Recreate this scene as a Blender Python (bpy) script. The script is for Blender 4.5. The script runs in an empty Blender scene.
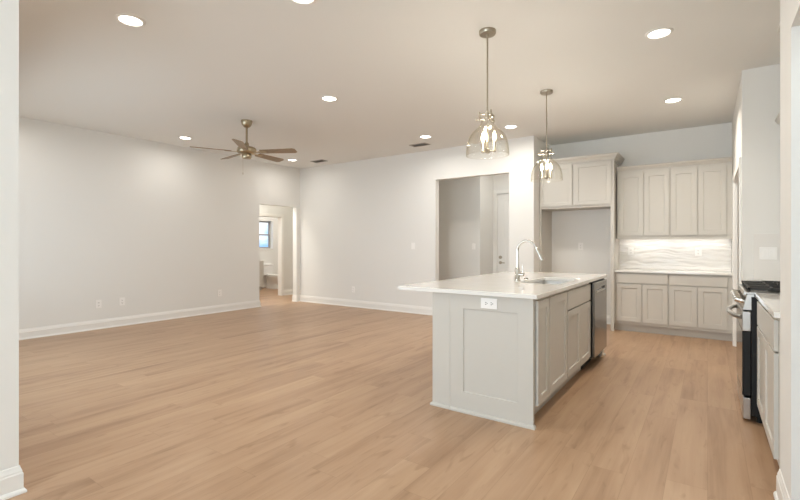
import bpy, bmesh, math, random
from mathutils import Vector, Matrix, noise
random.seed(7)
sc = bpy.context.scene
COL = sc.collection
R = math.radians
H = 2.936            # ceiling height

# ------------------------------------------------------------------ camera
cam_d = bpy.data.cameras.new('camera')
cam_d.sensor_width = 36.0
cam_d.lens = 441.3 / 800 * 36.0
cam_d.shift_y = (244.85 - 250.0) / 800.0
cam_d.clip_start = 0.02
cam = bpy.data.objects.new('camera', cam_d)
COL.objects.link(cam)
cam.location = (0, 0, 1.25)
cam.rotation_euler = (R(90), 0, 0.6087)
sc.camera = cam

# ------------------------------------------------------------------ world, lights, exposure
sc.view_settings.view_transform = 'Standard'
sc.view_settings.look = 'None'
sc.view_settings.gamma = 1.0
sc.view_settings.use_curve_mapping = False
sc.view_settings.exposure = 0.24
sc.cycles.max_bounces = 16
sc.cycles.diffuse_bounces = 10
sc.cycles.transparent_max_bounces = 16

w = bpy.data.worlds.new('sky')
sc.world = w
w.use_nodes = True
nt = w.node_tree
nt.nodes.clear()
out = nt.nodes.new('ShaderNodeOutputWorld')
bg = nt.nodes.new('ShaderNodeBackground')
tc = nt.nodes.new('ShaderNodeTexCoord')
mp = nt.nodes.new('ShaderNodeMapping')
mp.inputs['Scale'].default_value = (5, 5, 14)
nz = nt.nodes.new('ShaderNodeTexNoise')
nz.inputs['Scale'].default_value = 1.6
nz.inputs['Detail'].default_value = 5
rp = nt.nodes.new('ShaderNodeValToRGB')
rp.color_ramp.elements[0].position = 0.47
rp.color_ramp.elements[0].color = (0.28, 0.52, 0.88, 1)
rp.color_ramp.elements[1].position = 0.60
rp.color_ramp.elements[1].color = (0.95, 0.96, 1.0, 1)
nt.links.new(tc.outputs['Generated'], mp.inputs['Vector'])
nt.links.new(mp.outputs['Vector'], nz.inputs['Vector'])
nt.links.new(nz.outputs['Fac'], rp.inputs['Fac'])
nt.links.new(rp.outputs['Color'], bg.inputs['Color'])
bg.inputs['Strength'].default_value = 1.35
nt.links.new(bg.outputs['Background'], out.inputs['Surface'])

DAY = (0.82, 0.945, 1.0)
WARM = (1.0, 0.965, 0.90)
KITCHEN_WARM = (1.0, 0.93, 0.82)

def area_light(name, loc, rot, sx, sy, power, col, spread=math.pi, shape='RECTANGLE'):
    d = bpy.data.lights.new(name, 'AREA')
    d.shape = shape
    d.size = sx
    if shape == 'RECTANGLE':
        d.size_y = sy
    d.energy = power
    d.color = col
    d.spread = spread
    o = bpy.data.objects.new(name, d)
    COL.objects.link(o)
    o.location = loc
    o.rotation_euler = rot
    return o

# daylight through the entry window behind the camera and an unseen window added in the living room's south wall
area_light('entry_window_daylight', (-1.3, -2.66, 1.35), (R(84), 0, 0), 2.3, 2.1, 84, DAY)
area_light('living_fill_daylight', (-5.2, 0.70, 1.40), (R(80), 0, 0), 3.0, 1.5, 32, DAY, R(160))  # south window added to light the living room
area_light('hallway_fill_light', (-8.05, 5.5, 2.90), (0, 0, 0), 0.6, 0.9, 31, WARM)  # area light added to brighten the hall, no fixture
area_light('bathroom_fill_light', (-9.6, 7.6, 2.90), (0, 0, 0), 0.7, 0.7, 26, (1.0, 0.95, 0.88))  # unseen light added above the bathroom, without a fixture
area_light('corridor_fill_light', (-2.85, 7.75, 2.90), (0, 0, 0), 0.3, 0.3, 7.5, WARM)  # added to light the corridor, nothing hangs here
area_light('side_hall_fill_light', (1.0, 1.7, 2.85), (0, 0, 0), 0.3, 0.3, 6, DAY)  # daylight-coloured fill added in the unseen side hall
CAN_POWER = 8.0            # the three kitchen lamps and the wall-side lamps differ, see CANS
PENDANT_POWER = 10.0
UNDERCABINET_POWER = 0.26

# ------------------------------------------------------------------ materials
def pmat(name, col, rough=0.5, metal=0.0, spec=0.5, coat=0.0):
    m = bpy.data.materials.new(name)
    m.use_nodes = True
    b = m.node_tree.nodes['Principled BSDF']
    b.inputs['Base Color'].default_value = (*col, 1)
    b.inputs['Roughness'].default_value = rough
    b.inputs['Metallic'].default_value = metal
    b.inputs['Specular IOR Level'].default_value = spec
    b.inputs['Coat Weight'].default_value = coat
    return m

def bump(m, scale, strength, dist=0.002, detail=3, stretch=None):
    n = m.node_tree
    t = n.nodes.new('ShaderNodeTexCoord')
    x = n.nodes.new('ShaderNodeTexNoise')
    x.inputs['Scale'].default_value = scale
    x.inputs['Detail'].default_value = detail
    bm_ = n.nodes.new('ShaderNodeBump')
    bm_.inputs['Strength'].default_value = strength
    bm_.inputs['Distance'].default_value = dist
    if stretch:
        mm = n.nodes.new('ShaderNodeMapping')
        mm.inputs['Scale'].default_value = stretch
        n.links.new(t.outputs['Object'], mm.inputs['Vector'])
        n.links.new(mm.outputs['Vector'], x.inputs['Vector'])
    else:
        n.links.new(t.outputs['Object'], x.inputs['Vector'])
    n.links.new(x.outputs['Fac'], bm_.inputs['Height'])
    n.links.new(bm_.outputs['Normal'], n.nodes['Principled BSDF'].inputs['Normal'])
    return m

def emat(name, col, strength):
    m = bpy.data.materials.new(name)
    m.use_nodes = True
    n = m.node_tree
    b = n.nodes['Principled BSDF']
    b.inputs['Base Color'].default_value = (*col, 1)
    b.inputs['Emission Color'].default_value = (*col, 1)
    b.inputs['Emission Strength'].default_value = strength
    return m

def mottle(m, c0, c1, scale, detail=4):
    n = m.node_tree
    t = n.nodes.new('ShaderNodeTexCoord')
    x = n.nodes.new('ShaderNodeTexNoise')
    x.inputs['Scale'].default_value = scale
    x.inputs['Detail'].default_value = detail
    r = n.nodes.new('ShaderNodeValToRGB')
    r.color_ramp.elements[0].position = 0.35
    r.color_ramp.elements[0].color = (*c0, 1)
    r.color_ramp.elements[1].position = 0.65
    r.color_ramp.elements[1].color = (*c1, 1)
    n.links.new(t.outputs['Object'], x.inputs['Vector'])
    n.links.new(x.outputs['Fac'], r.inputs['Fac'])
    n.links.new(r.outputs['Color'], n.nodes['Principled BSDF'].inputs['Base Color'])
    return m

WALL = bump(pmat('wall_paint', (0.795, 0.79, 0.765), 0.85, spec=0.3), 140, 0.12, 0.001)
CEIL = bump(pmat('ceiling_paint', (0.78, 0.78, 0.76), 0.9, spec=0.2), 110, 0.15, 0.001)
TRIM = pmat('trim_paint', (0.84, 0.83, 0.80), 0.4)
CAB = bump(pmat('greige_cabinet_paint', (0.585, 0.560, 0.512), 0.42, spec=0.4), 60, 0.03, 0.001)
QUARTZ = mottle(pmat('white_quartz', (0.83, 0.81, 0.77), 0.06, spec=0.5), (0.80, 0.785, 0.755), (0.825, 0.81, 0.78), 9)
STEEL = bump(pmat('brushed_stainless', (0.55, 0.54, 0.52), 0.28, 1.0), 40, 0.05, 0.0005, 2, (1, 1, 30))
SINKST = pmat('sink_stainless', (0.80, 0.79, 0.77), 0.34, 1.0)
STEEL2 = bump(pmat('appliance_stainless', (0.27, 0.262, 0.25), 0.2, 1.0), 40, 0.05, 0.0005, 2, (1, 30, 1))
CHROME = pmat('polished_nickel', (0.72, 0.69, 0.64), 0.10, 1.0)
NICKEL = pmat('brushed_nickel', (0.46, 0.41, 0.33), 0.3, 1.0)
BRASS = bump(pmat('satin_brass', (0.43, 0.36, 0.25), 0.32, 1.0), 80, 0.04, 0.0005)
BLACK = pmat('black_enamel', (0.012, 0.012, 0.012), 0.45, spec=0.25)
BGLASS = pmat('black_oven_glass', (0.03, 0.03, 0.03), 0.08)
IRON = bump(pmat('cast_iron', (0.035, 0.033, 0.03), 0.6), 200, 0.3, 0.0005)
PORC = pmat('white_porcelain', (0.82, 0.81, 0.79), 0.12)
PLASTIC = pmat('white_plastic', (0.90, 0.89, 0.87), 0.35)
SLOT = pmat('dark_slot', (0.06, 0.055, 0.05), 0.6)
VINYL = pmat('window_vinyl', (0.33, 0.31, 0.29), 0.5)
VENT = pmat('vent_metal', (0.42, 0.39, 0.35), 0.5)
TILE = pmat('glazed_white_tile', (0.82, 0.80, 0.77), 0.12, spec=0.6)
LENS = emat('frosted_lamp_lens', (1.0, 0.95, 0.86), 9.0)
BULB = emat('candle_bulb_glow', (1.0, 0.86, 0.62), 14.0)
LED = emat('led_strip_glow', (1.0, 0.94, 0.86), 9.0)

def wood_blade():
    m = pmat('fan_blade_wood', (0.28, 0.20, 0.13), 0.45)
    n = m.node_tree
    t = n.nodes.new('ShaderNodeTexCoord')
    mp_ = n.nodes.new('ShaderNodeMapping')
    mp_.inputs['Scale'].default_value = (2, 40, 2)
    x = n.nodes.new('ShaderNodeTexNoise')
    x.inputs['Scale'].default_value = 2
    r = n.nodes.new('ShaderNodeValToRGB')
    r.color_ramp.elements[0].color = (0.24, 0.175, 0.115, 1)
    r.color_ramp.elements[1].color = (0.36, 0.27, 0.18, 1)
    n.links.new(t.outputs['Object'], mp_.inputs['Vector'])
    n.links.new(mp_.outputs['Vector'], x.inputs['Vector'])
    n.links.new(x.outputs['Fac'], r.inputs['Fac'])
    n.links.new(r.outputs['Color'], n.nodes['Principled BSDF'].inputs['Base Color'])
    return m
BLADE = wood_blade()

def glass_mat(name, tint, edge, gloss_rough=0.02, seeded=False):
    m = bpy.data.materials.new(name)
    m.use_nodes = True
    n = m.node_tree
    n.nodes.clear()
    o = n.nodes.new('ShaderNodeOutputMaterial')
    tr = n.nodes.new('ShaderNodeBsdfTransparent')
    gl = n.nodes.new('ShaderNodeBsdfGlossy')
    gl.inputs['Roughness'].default_value = gloss_rough
    lw = n.nodes.new('ShaderNodeLayerWeight')
    lw.inputs['Blend'].default_value = 0.5
    r = n.nodes.new('ShaderNodeValToRGB')
    r.color_ramp.elements[0].color = (*tint, 1)
    r.color_ramp.elements[1].color = (*edge, 1)
    r.color_ramp.elements[0].position = 0.45
    pw = n.nodes.new('ShaderNodeMath'); pw.operation = 'POWER'; pw.inputs[1].default_value = 3.0
    ml = n.nodes.new('ShaderNodeMath'); ml.operation = 'MULTIPLY_ADD'
    ml.inputs[1].default_value = 0.40; ml.inputs[2].default_value = 0.035
    mx = n.nodes.new('ShaderNodeMixShader')
    n.links.new(lw.outputs['Facing'], pw.inputs[0])
    n.links.new(pw.outputs[0], ml.inputs[0])
    n.links.new(lw.outputs['Facing'], r.inputs['Fac'])
    n.links.new(r.outputs['Color'], tr.inputs['Color'])
    n.links.new(ml.outputs[0], mx.inputs['Fac'])
    n.links.new(tr.outputs['BSDF'], mx.inputs[1])
    n.links.new(gl.outputs['BSDF'], mx.inputs[2])
    n.links.new(mx.outputs['Shader'], o.inputs['Surface'])
    if seeded:
        t = n.nodes.new('ShaderNodeTexCoord')
        v = n.nodes.new('ShaderNodeTexVoronoi')
        v.inputs['Scale'].default_value = 55
        b = n.nodes.new('ShaderNodeBump')
        b.inputs['Strength'].default_value = 0.5
        b.inputs['Distance'].default_value = 0.003
        n.links.new(t.outputs['Object'], v.inputs['Vector'])
        n.links.new(v.outputs['Distance'], b.inputs['Height'])
        n.links.new(b.outputs['Normal'], gl.inputs['Normal'])
    return m
SHADE = glass_mat('seeded_clear_glass', (0.995, 0.99, 0.975), (0.93, 0.895, 0.81), 0.05, True)
PANE = glass_mat('window_glass', (0.97, 0.98, 0.98), (0.9, 0.92, 0.92))

def floor_mat():
    m = pmat('oak_vinyl_plank', (0.55, 0.33, 0.2), 0.36, spec=0.4)
    n = m.node_tree
    L = n.links.new
    b = n.nodes['Principled BSDF']
    def math_(op, a, b_=None):
        x = n.nodes.new('ShaderNodeMath')
        x.operation = op
        for i, v in enumerate((a, b_)):
            if v is None:
                continue
            if isinstance(v, (int, float)):
                x.inputs[i].default_value = v
            else:
                L(v, x.inputs[i])
        return x.outputs[0]
    t = n.nodes.new('ShaderNodeTexCoord')
    s = n.nodes.new('ShaderNodeSeparateXYZ')
    L(t.outputs['Object'], s.inputs[0])
    W, LN = 0.182, 1.52
    xr = math_('DIVIDE', s.outputs['X'], W)
    row = math_('FLOOR', xr)
    fx = math_('SUBTRACT', xr, row)
    wn = n.nodes.new('ShaderNodeTexWhiteNoise')
    wn.noise_dimensions = '1D'
    L(row, wn.inputs['W'])
    yo = math_('ADD', math_('DIVIDE', s.outputs['Y'], LN), math_('MULTIPLY', wn.outputs['Value'], 7.3))
    idx = math_('FLOOR', yo)
    fy = math_('SUBTRACT', yo, idx)
    cv = n.nodes.new('ShaderNodeCombineXYZ')
    L(row, cv.inputs[0]); L(idx, cv.inputs[1])
    wn2 = n.nodes.new('ShaderNodeTexWhiteNoise')
    wn2.noise_dimensions = '2D'
    L(cv.outputs[0], wn2.inputs['Vector'])
    # grain, stretched along the plank and shifted for every plank
    off = n.nodes.new('ShaderNodeVectorMath'); off.operation = 'SCALE'
    L(wn2.outputs['Color'], off.inputs[0]); off.inputs['Scale'].default_value = 40
    add = n.nodes.new('ShaderNodeVectorMath'); add.operation = 'ADD'
    L(t.outputs['Object'], add.inputs[0]); L(off.outputs[0], add.inputs[1])
    def grain(sx, sy, scale, detail, dist):
        mpp = n.nodes.new('ShaderNodeMapping')
        mpp.inputs['Scale'].default_value = (sx, sy, 1)
        L(add.outputs[0], mpp.inputs['Vector'])
        g = n.nodes.new('ShaderNodeTexNoise')
        g.inputs['Scale'].default_value = scale
        g.inputs['Detail'].default_value = detail
        g.inputs['Distortion'].default_value = dist
        L(mpp.outputs[0], g.inputs['Vector'])
        return g.outputs['Fac']
    g1 = grain(16, 0.9, 1.0, 6, 0.6)
    g2 = grain(90, 3.0, 1.0, 3, 0.2)
    g3 = grain(4.5, 0.8, 1.0, 3, 0.8)
    mix = math_('ADD', math_('MULTIPLY', g1, 0.42), math_('ADD', math_('MULTIPLY', g2, 0.12), math_('MULTIPLY', g3, 0.46)))
    mix = math_('ADD', mix, math_('MULTIPLY', math_('SUBTRACT', wn2.outputs['Value'], 0.5), 0.10))
    r = n.nodes.new('ShaderNodeValToRGB')
    cr = r.color_ramp
    cr.elements[0].position = 0.28; cr.elements[0].color = (0.268, 0.155, 0.086, 1)
    cr.elements[1].position = 0.70; cr.elements[1].color = (0.492, 0.330, 0.208, 1)
    e = cr.elements.new(0.47); e.color = (0.406, 0.257, 0.156, 1)
    L(mix, r.inputs['Fac'])
    # sparse darker flecks in the print
    g4 = grain(15, 3.2, 1.0, 2, 1.2)
    fl = n.nodes.new('ShaderNodeMapRange')
    fl.inputs['From Min'].default_value = 0.60; fl.inputs['From Max'].default_value = 0.74
    fl.inputs['To Min'].default_value = 0.0; fl.inputs['To Max'].default_value = 0.8
    L(g4, fl.inputs['Value'])
    fm = n.nodes.new('ShaderNodeMixRGB'); fm.blend_type = 'MULTIPLY'
    fm.inputs[2].default_value = (0.78, 0.74, 0.70, 1)
    L(fl.outputs[0], fm.inputs[0]); L(r.outputs['Color'], fm.inputs[1])
    # fine dark joints
    jx = math_('LESS_THAN', math_('MINIMUM', fx, math_('SUBTRACT', 1.0, fx)), 0.007)
    jy = math_('LESS_THAN', math_('MINIMUM', fy, math_('SUBTRACT', 1.0, fy)), 0.0009)
    j = math_('MAXIMUM', jx, jy)
    mc = n.nodes.new('ShaderNodeMixRGB')
    mc.blend_type = 'MULTIPLY'
    mc.inputs[2].default_value = (0.82, 0.80, 0.77, 1)
    L(j, mc.inputs[0]); L(fm.outputs[0], mc.inputs[1])
    L(mc.outputs[0], b.inputs['Base Color'])
    bp = n.nodes.new('ShaderNodeBump')
    bp.inputs['Strength'].default_value = 0.12
    bp.inputs['Distance'].default_value = 0.002
    L(math_('SUBTRACT', g2, math_('MULTIPLY', j, 1.5)), bp.inputs['Height'])
    L(bp.outputs['Normal'], b.inputs['Normal'])
    return m
FLOOR = floor_mat()

# ------------------------------------------------------------------ mesh helpers
class MB:
    def __init__(self):
        self.bm = bmesh.new()
    def quad(self, pts):
        return self.bm.faces.new([self.bm.verts.new(p) for p in pts])
    def box(self, x0, x1, y0, y1, z0, z1):
        v = [self.bm.verts.new((x, y, z)) for x in (x0, x1) for y in (y0, y1) for z in (z0, z1)]
        for f in ((0, 1, 3, 2), (4, 6, 7, 5), (0, 4, 5, 1), (2, 3, 7, 6), (0, 2, 6, 4), (1, 5, 7, 3)):
            self.bm.faces.new([v[i] for i in f])
        return self
    def prism(self, poly, axis, a0, a1):
        """poly in the two other axes (in x,y,z order), extruded along axis from a0 to a1"""
        def mk(p, a):
            q = list(p); q.insert(axis, a); return q
        A = [self.bm.verts.new(mk(p, a0)) for p in poly]
        B = [self.bm.verts.new(mk(p, a1)) for p in poly]
        n = len(poly)
        self.bm.faces.new(A); self.bm.faces.new(list(reversed(B)))
        for i in range(n):
            self.bm.faces.new([A[i], B[i], B[(i + 1) % n], A[(i + 1) % n]])
        return self
    def sweep(self, prof, path, closed=False):
        """mitred sweep of a profile [(out, z)] along plan path [(x, y)]; out is to the RIGHT of travel"""
        n = len(path)
        rings = []
        for i, p in enumerate(path):
            p = Vector(p)
            d0 = (p - Vector(path[i - 1])).normalized() if i > 0 else None
            d1 = (Vector(path[i + 1]) - p).normalized() if i < n - 1 else None
            if d0 is None: d0 = d1
            if d1 is None: d1 = d0
            n0 = Vector((d0.y, -d0.x)); n1 = Vector((d1.y, -d1.x))
            m = (n0 + n1)
            m = m / max(1e-6, m.dot(n0))
            rings.append([self.bm.verts.new((p.x + m.x * o, p.y + m.y * o, z)) for o, z in prof])
        k = len(prof)
        for i in range(n - 1):
            for j in range(k):
                a, b = rings[i], rings[i + 1]
                self.bm.faces.new([a[j], b[j], b[(j + 1) % k], a[(j + 1) % k]])
        self.bm.faces.new(rings[0]); self.bm.faces.new(list(reversed(rings[-1])))
        return self
    def lathe(self, prof, c, seg=32, M=None, cap=True):
        """prof [(r, h)] round local Z at c"""
        M = M or Matrix.Identity(3)
        c = Vector(c)
        rings = []
        for r, h in prof:
            if r < 1e-6:
                rings.append([self.bm.verts.new(c + M @ Vector((0, 0, h)))])
            else:
                rings.append([self.bm.verts.new(c + M @ Vector((r * math.cos(2 * math.pi * i / seg), r * math.sin(2 * math.pi * i / seg), h))) for i in range(seg)])
        for a, b in zip(rings, rings[1:]):
            for i in range(seg):
                j = (i + 1) % seg
                if len(a) == 1 and len(b) == 1: continue
                if len(a) == 1: self.bm.faces.new([a[0], b[i], b[j]])
                elif len(b) == 1: self.bm.faces.new([a[i], b[0], a[j]])
                else: self.bm.faces.new([a[i], b[i], b[j], a[j]])
        if cap:
            for q in (rings[0], rings[-1]):
                if len(q) > 2: self.bm.faces.new(q)
        return self
    def cyl(self, p0, p1, r, seg=20, r1=None):
        p0, p1 = Vector(p0), Vector(p1)
        d = p1 - p0
        M = d.to_track_quat('Z', 'Y').to_matrix()
        return self.lathe([(r, 0), (r if r1 is None else r1, d.length)], p0, seg, M)
    def tube(self, pts, r, seg=14):
        pts = [Vector(p) for p in pts]
        rr = r if isinstance(r, (list, tuple)) else [r] * len(pts)
        rings = []
        up = None
        for i, p in enumerate(pts):
            d = (pts[min(i + 1, len(pts) - 1)] - pts[max(i - 1, 0)]).normalized()
            if up is None:
                up = Vector((0, 0, 1)) if abs(d.z) < 0.9 else Vector((1, 0, 0))
            u = (up - d * up.dot(d)).normalized()
            up = u
            v = d.cross(u)
            rings.append([self.bm.verts.new(p + (u * math.cos(2 * math.pi * k / seg) + v * math.sin(2 * math.pi * k / seg)) * rr[i]) for k in range(seg)])
        for a, b in zip(rings, rings[1:]):
            for k in range(seg):
                self.bm.faces.new([a[k], b[k], b[(k + 1) % seg], a[(k + 1) % seg]])
        self.bm.faces.new(rings[0]); self.bm.faces.new(list(reversed(rings[-1])))
        return self
    def shaker(self, o, U, V, N, w_, h_, t=0.02, stile=0.058, rec=0.009):
        """a five-piece shaker front as one closed mesh; o = lower corner of its back"""
        o, U, V, N = Vector(o), Vector(U), Vector(V), Vector(N)
        P = lambda a, b, c: self.bm.verts.new(o + U * a + V * b + N * c)
        def ring(m, c): return [P(m, m, c), P(w_ - m, m, c), P(w_ - m, h_ - m, c), P(m, h_ - m, c)]
        A, B = ring(0, 0), ring(0, t)
        C_, D = ring(stile, t), ring(stile + 0.003, t - rec)
        self.bm.faces.new(list(reversed(A)))
        for a, b in ((A, B), (B, C_), (C_, D)):
            for i in range(4):
                self.bm.faces.new([a[i], a[(i + 1) % 4], b[(i + 1) % 4], b[i]])
        self.bm.faces.new(D)
        return self
    def build(self, name, m, parent=None, bevel=0.0, smooth=False, seg=2):
        bmesh.ops.recalc_face_normals(self.bm, faces=self.bm.faces)
        me = bpy.data.meshes.new(name)
        if parent is not None:
            r = parent
            while r.parent: r = r.parent
            if r.type == 'EMPTY':
                bmesh.ops.translate(self.bm, vec=-r.location, verts=self.bm.verts)
        self.bm.to_mesh(me)
        self.bm.free()
        me.materials.append(m)
        o = bpy.data.objects.new(name, me)
        COL.objects.link(o)
        if parent is not None: o.parent = parent
        if smooth:
            for p in me.polygons: p.use_smooth = True
            me.set_sharp_from_angle(angle=R(40))
        if bevel:
            b = o.modifiers.new('bevel', 'BEVEL')
            b.width = bevel; b.segments = seg; b.limit_method = 'ANGLE'; b.angle_limit = R(35)
        return o

def thing(name, label, cat, loc, group=None):
    o = bpy.data.objects.new(name, None)
    o.empty_display_size = 0.1
    COL.objects.link(o)
    o.location = loc
    o['label'] = label; o['category'] = cat
    if group: o['group'] = group
    return o
def tag(o, label, cat, group=None):
    o['label'] = label; o['category'] = cat
    if group: o['group'] = group
    return o
def struct(o):
    o['kind'] = 'structure'
    return o
def dup(root, loc, label, group=None, rotz=None):
    r = root.copy(); COL.objects.link(r); r.location = loc; r['label'] = label
    if rotz is not None: r.rotation_euler = (0, 0, rotz)
    if group: r['group'] = group
    for ch in list(root.children):
        c = ch.copy(); COL.objects.link(c); c.parent = r
        for g in list(ch.children):
            d = g.copy(); COL.objects.link(d); d.parent = c
    return r

# ------------------------------------------------------------------ room shell
T = 0.12
XL, YB, YK = -7.415, 6.764, 7.60          # living room's left wall, its back wall, the kitchen's back wall
XN, YN = -2.85, 0.727                     # the wall corner beside the camera on the left
XP, YP = 0.273, 5.39                      # pantry corner
XR = 0.93                                 # wall behind the range
XS, YS0, YS1 = 0.296, 2.53, 2.88          # stub wall on the right

struct(MB().box(-11.0, 2.0, -3.0, 9.9, -0.1, 0).build('floor', FLOOR))
struct(MB().box(-11.0, 2.0, -3.0, 9.9, H, H + 0.1).build('ceiling', CEIL))

def wall(name, *boxes):
    mb = MB()
    for b in boxes:
        mb.box(*b)
    return struct(mb.build(name, WALL))
Z = (0, H)
OL0, OL1, OLZ = 5.68, 6.66, 2.08          # opening in the left wall
wall('wall_left', (XL - T, XL, YN - T, OL0, *Z), (XL - T, XL, OL0, OL1, OLZ, H), (XL - T, XL, OL1, YB + T, *Z))
OB0, OB1, OBZ = -3.949, -2.597, 2.403     # opening in the back wall
wall('wall_back', (XL, OB0, YB, YB + T, *Z), (OB0, OB1, YB, YB + T, OBZ, H), (OB1, -2.2, YB, YB + T, *Z), (-2.32, -2.2, YB + T, 8.6, *Z))
wall('wall_kitchen', (-2.2, 1.05, YK, YK + T, *Z))
PD0, PD1, PDZ = 5.57, 6.82, 2.03         # pantry doorway
wall('wall_pantry', (XP, XP + 0.07, YP, PD0, *Z), (XP, XP + 0.07, PD0, PD1, PDZ, H), (XP, XP + 0.03, PD1, YK, *Z), (XP + 0.07, XR, YP, YP + T, *Z))
wall('wall_right', (XR, XR + T, YS1, YK, *Z))
wall('wall_stub', (XS, XR + T, YS0, YS1, *Z))
wall('wall_entry_right', (XS, XS + T, 1.2, YS0, 2.19, H), (XS, XS + T, -2.7, 1.2, *Z))
wall('wall_side_hall', (1.6, 1.72, 0.9, YS0, *Z), (XS + T, 1.6, 0.9, 1.02, *Z), (XR + T, 1.72, YS0, YS0 + T, *Z))
wall('wall_entry_left', (XN - T, XN, -2.7, YN, *Z))
wall('wall_south', (XL, -6.75, YN - T, YN, *Z), (-6.75, -3.65, YN - T, YN, 0, 0.6), (-6.75, -3.65, YN - T, YN, 2.3, H), (-3.65, XN - T, YN - T, YN, *Z))
wall('wall_front', (XN - T, -2.5, -2.82, -2.7, *Z), (-2.5, -0.1, -2.82, -2.7, 0, 0.25), (-2.5, -0.1, -2.82, -2.7, 2.45, H), (-0.1, XS + T, -2.82, -2.7, *Z))
# hall behind the left opening, bathroom beyond it
XH = -8.6
HD0, HD1, HDZ = 6.40, 7.245, 1.935
wall('wall_hall', (XH - T, XH, 4.4, HD0, *Z), (XH - T, XH, HD0, HD1, HDZ, H), (XH - T, XH, HD1, 8.4, *Z), (XH, XL - T, 8.28, 8.4, *Z), (XH, XL - T, 4.4, 4.52, *Z), (XL - T, XL, YB + T, 8.4, *Z))
XB = -10.6
WB0, WB1, WBZ0, WBZ1 = 7.72, 8.60, 1.14, 1.95
wall('wall_bathroom', (XB - 0.18, XB, 6.0, WB0, *Z), (XB - 0.18, XB, WB0, WB1, 0, WBZ0), (XB - 0.18, XB, WB0, WB1, WBZ1, H), (XB - 0.18, XB, WB1, 9.5, *Z),
     (XB, XH - T, 9.3, 9.42, *Z), (XB, XH - T, 6.0, 6.12, *Z), (XH - T, XH, 8.4, 9.42, *Z))
# corridor behind the back opening
XC, YC0, YC1 = -3.64, 7.95, 8.60
CD0, CD1, CDZ = -3.575, -2.68, 2.31
wall('wall_corridor', (-5.3, XC, YC0, YC1, *Z), (-5.3, -5.18, YB + T, YC0, *Z), (-5.3, CD0, YC1, YC1 + T, *Z), (CD0, CD1, YC1, YC1 + T, CDZ, H), (CD1, -2.2, YC1, YC1 + T, *Z))

# baseboards: stepped profile with a shoe moulding
BBP = [(0, 0), (0.026, 0), (0.026, 0.010), (0.020, 0.020), (0.015, 0.022), (0.015, 0.098), (0.011, 0.104), (0.011, 0.112), (0.006, 0.126), (0.004, 0.136), (0, 0.138)]
def base(name, *paths):
    mb = MB()
    for p in paths:
        mb.sweep(BBP, p)
    return struct(mb.build(name, TRIM))
base('baseboard_left', [(XL, YN), (XL, OL0), (XL - T, OL0)])
base('baseboard_back', [(XL - T, OL1), (XL, OL1), (XL, YB), (OB0, YB), (OB0, YB + T)], [(OB1, YB + T), (OB1, YB), (-2.2, YB), (-2.2, 7.0)])
base('baseboard_entry', [(XN, -2.6), (XN, YN), (XL, YN)])
base('baseboard_stub', [(XR, YS1), (XS, YS1), (XS, YS0), (XR, YS0)][1:], )
base('baseboard_hall', [(XH, HD1 + 0.07), (XH, 8.28), (XL - T, 8.28), (XL - T, OL1)])
base('baseboard_corridor', [(-5.18, YC0), (XC, YC0), (XC, YC1), (CD0 - 0.07, YC1)])
base('baseboard_alcove', [(-2.13, YK), (-1.175, YK)])

# casings
def casing(name, axis, plane, sgn, a0, a1, z1, depth, wd=0.062, th=0.017):
    """door casing plus jamb lining; the opening runs a0..a1 along the other plan axis, face at plane, sgn = outward direction"""
    mb = MB()
    f0, f1 = sorted((plane, plane + sgn * th))
    g0, g1 = sorted((plane - sgn * depth, plane + sgn * 0.003))
    def bx(a, b, z0, z1_, q0, q1):
        if axis == 0: mb.box(q0, q1, a, b, z0, z1_)
        else: mb.box(a, b, q0, q1, z0, z1_)
    bx(a0 - wd, a0, 0, z1 + wd, f0, f1)
    bx(a1, a1 + wd, 0, z1 + wd, f0, f1)
    bx(a0, a1, z1, z1 + wd, f0, f1)
    bx(a0, a0 + 0.015, 0, z1, g0, g1)
    bx(a1 - 0.015, a1, 0, z1, g0, g1)
    bx(a0 + 0.015, a1 - 0.015, z1 - 0.015, z1, g0, g1)
    return struct(mb.build(name, TRIM, bevel=0.002))
casing('trim_1', 0, XP, -1, PD0, PD1, PDZ, 0.03, wd=0.085, th=0.018)
casing('trim_2', 0, XH, 1, HD0, HD1, HDZ, T)
casing('trim_3', 1, YC1, -1, CD0, CD1, CDZ, T)

# corridor door with lever and deadbolt
d = struct(MB().shaker((CD0 + 0.017, YC1 + 0.065, 0.01), (1, 0, 0), (0, 0, 1), (0, -1, 0), CD1 - CD0 - 0.034, CDZ - 0.03, 0.04, 0.13, 0.008).build('door_1', TRIM, bevel=0.001))
yd = YC1 + 0.025
hb = MB()
hb.cyl((CD0 + 0.085, yd, 0.885), (CD0 + 0.085, yd - 0.012, 0.885), 0.031)
hb.cyl((CD0 + 0.085, yd - 0.01, 0.885), (CD0 + 0.085, yd - 0.05, 0.885), 0.011)
hb.tube([(CD0 + 0.08, yd - 0.05, 0.885), (CD0 + 0.13, yd - 0.052, 0.886), (CD0 + 0.19, yd - 0.048, 0.882)], 0.010)
hb.build('door_handle', NICKEL, d, smooth=True)
hb = MB()
hb.cyl((CD0 + 0.085, yd, 0.995), (CD0 + 0.085, yd - 0.02, 0.995), 0.033)
hb.box(CD0 + 0.079, CD0 + 0.091, yd - 0.035, yd - 0.018, 0.975, 1.015)
hb.build('deadbolt', NICKEL, d, smooth=True)

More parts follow.
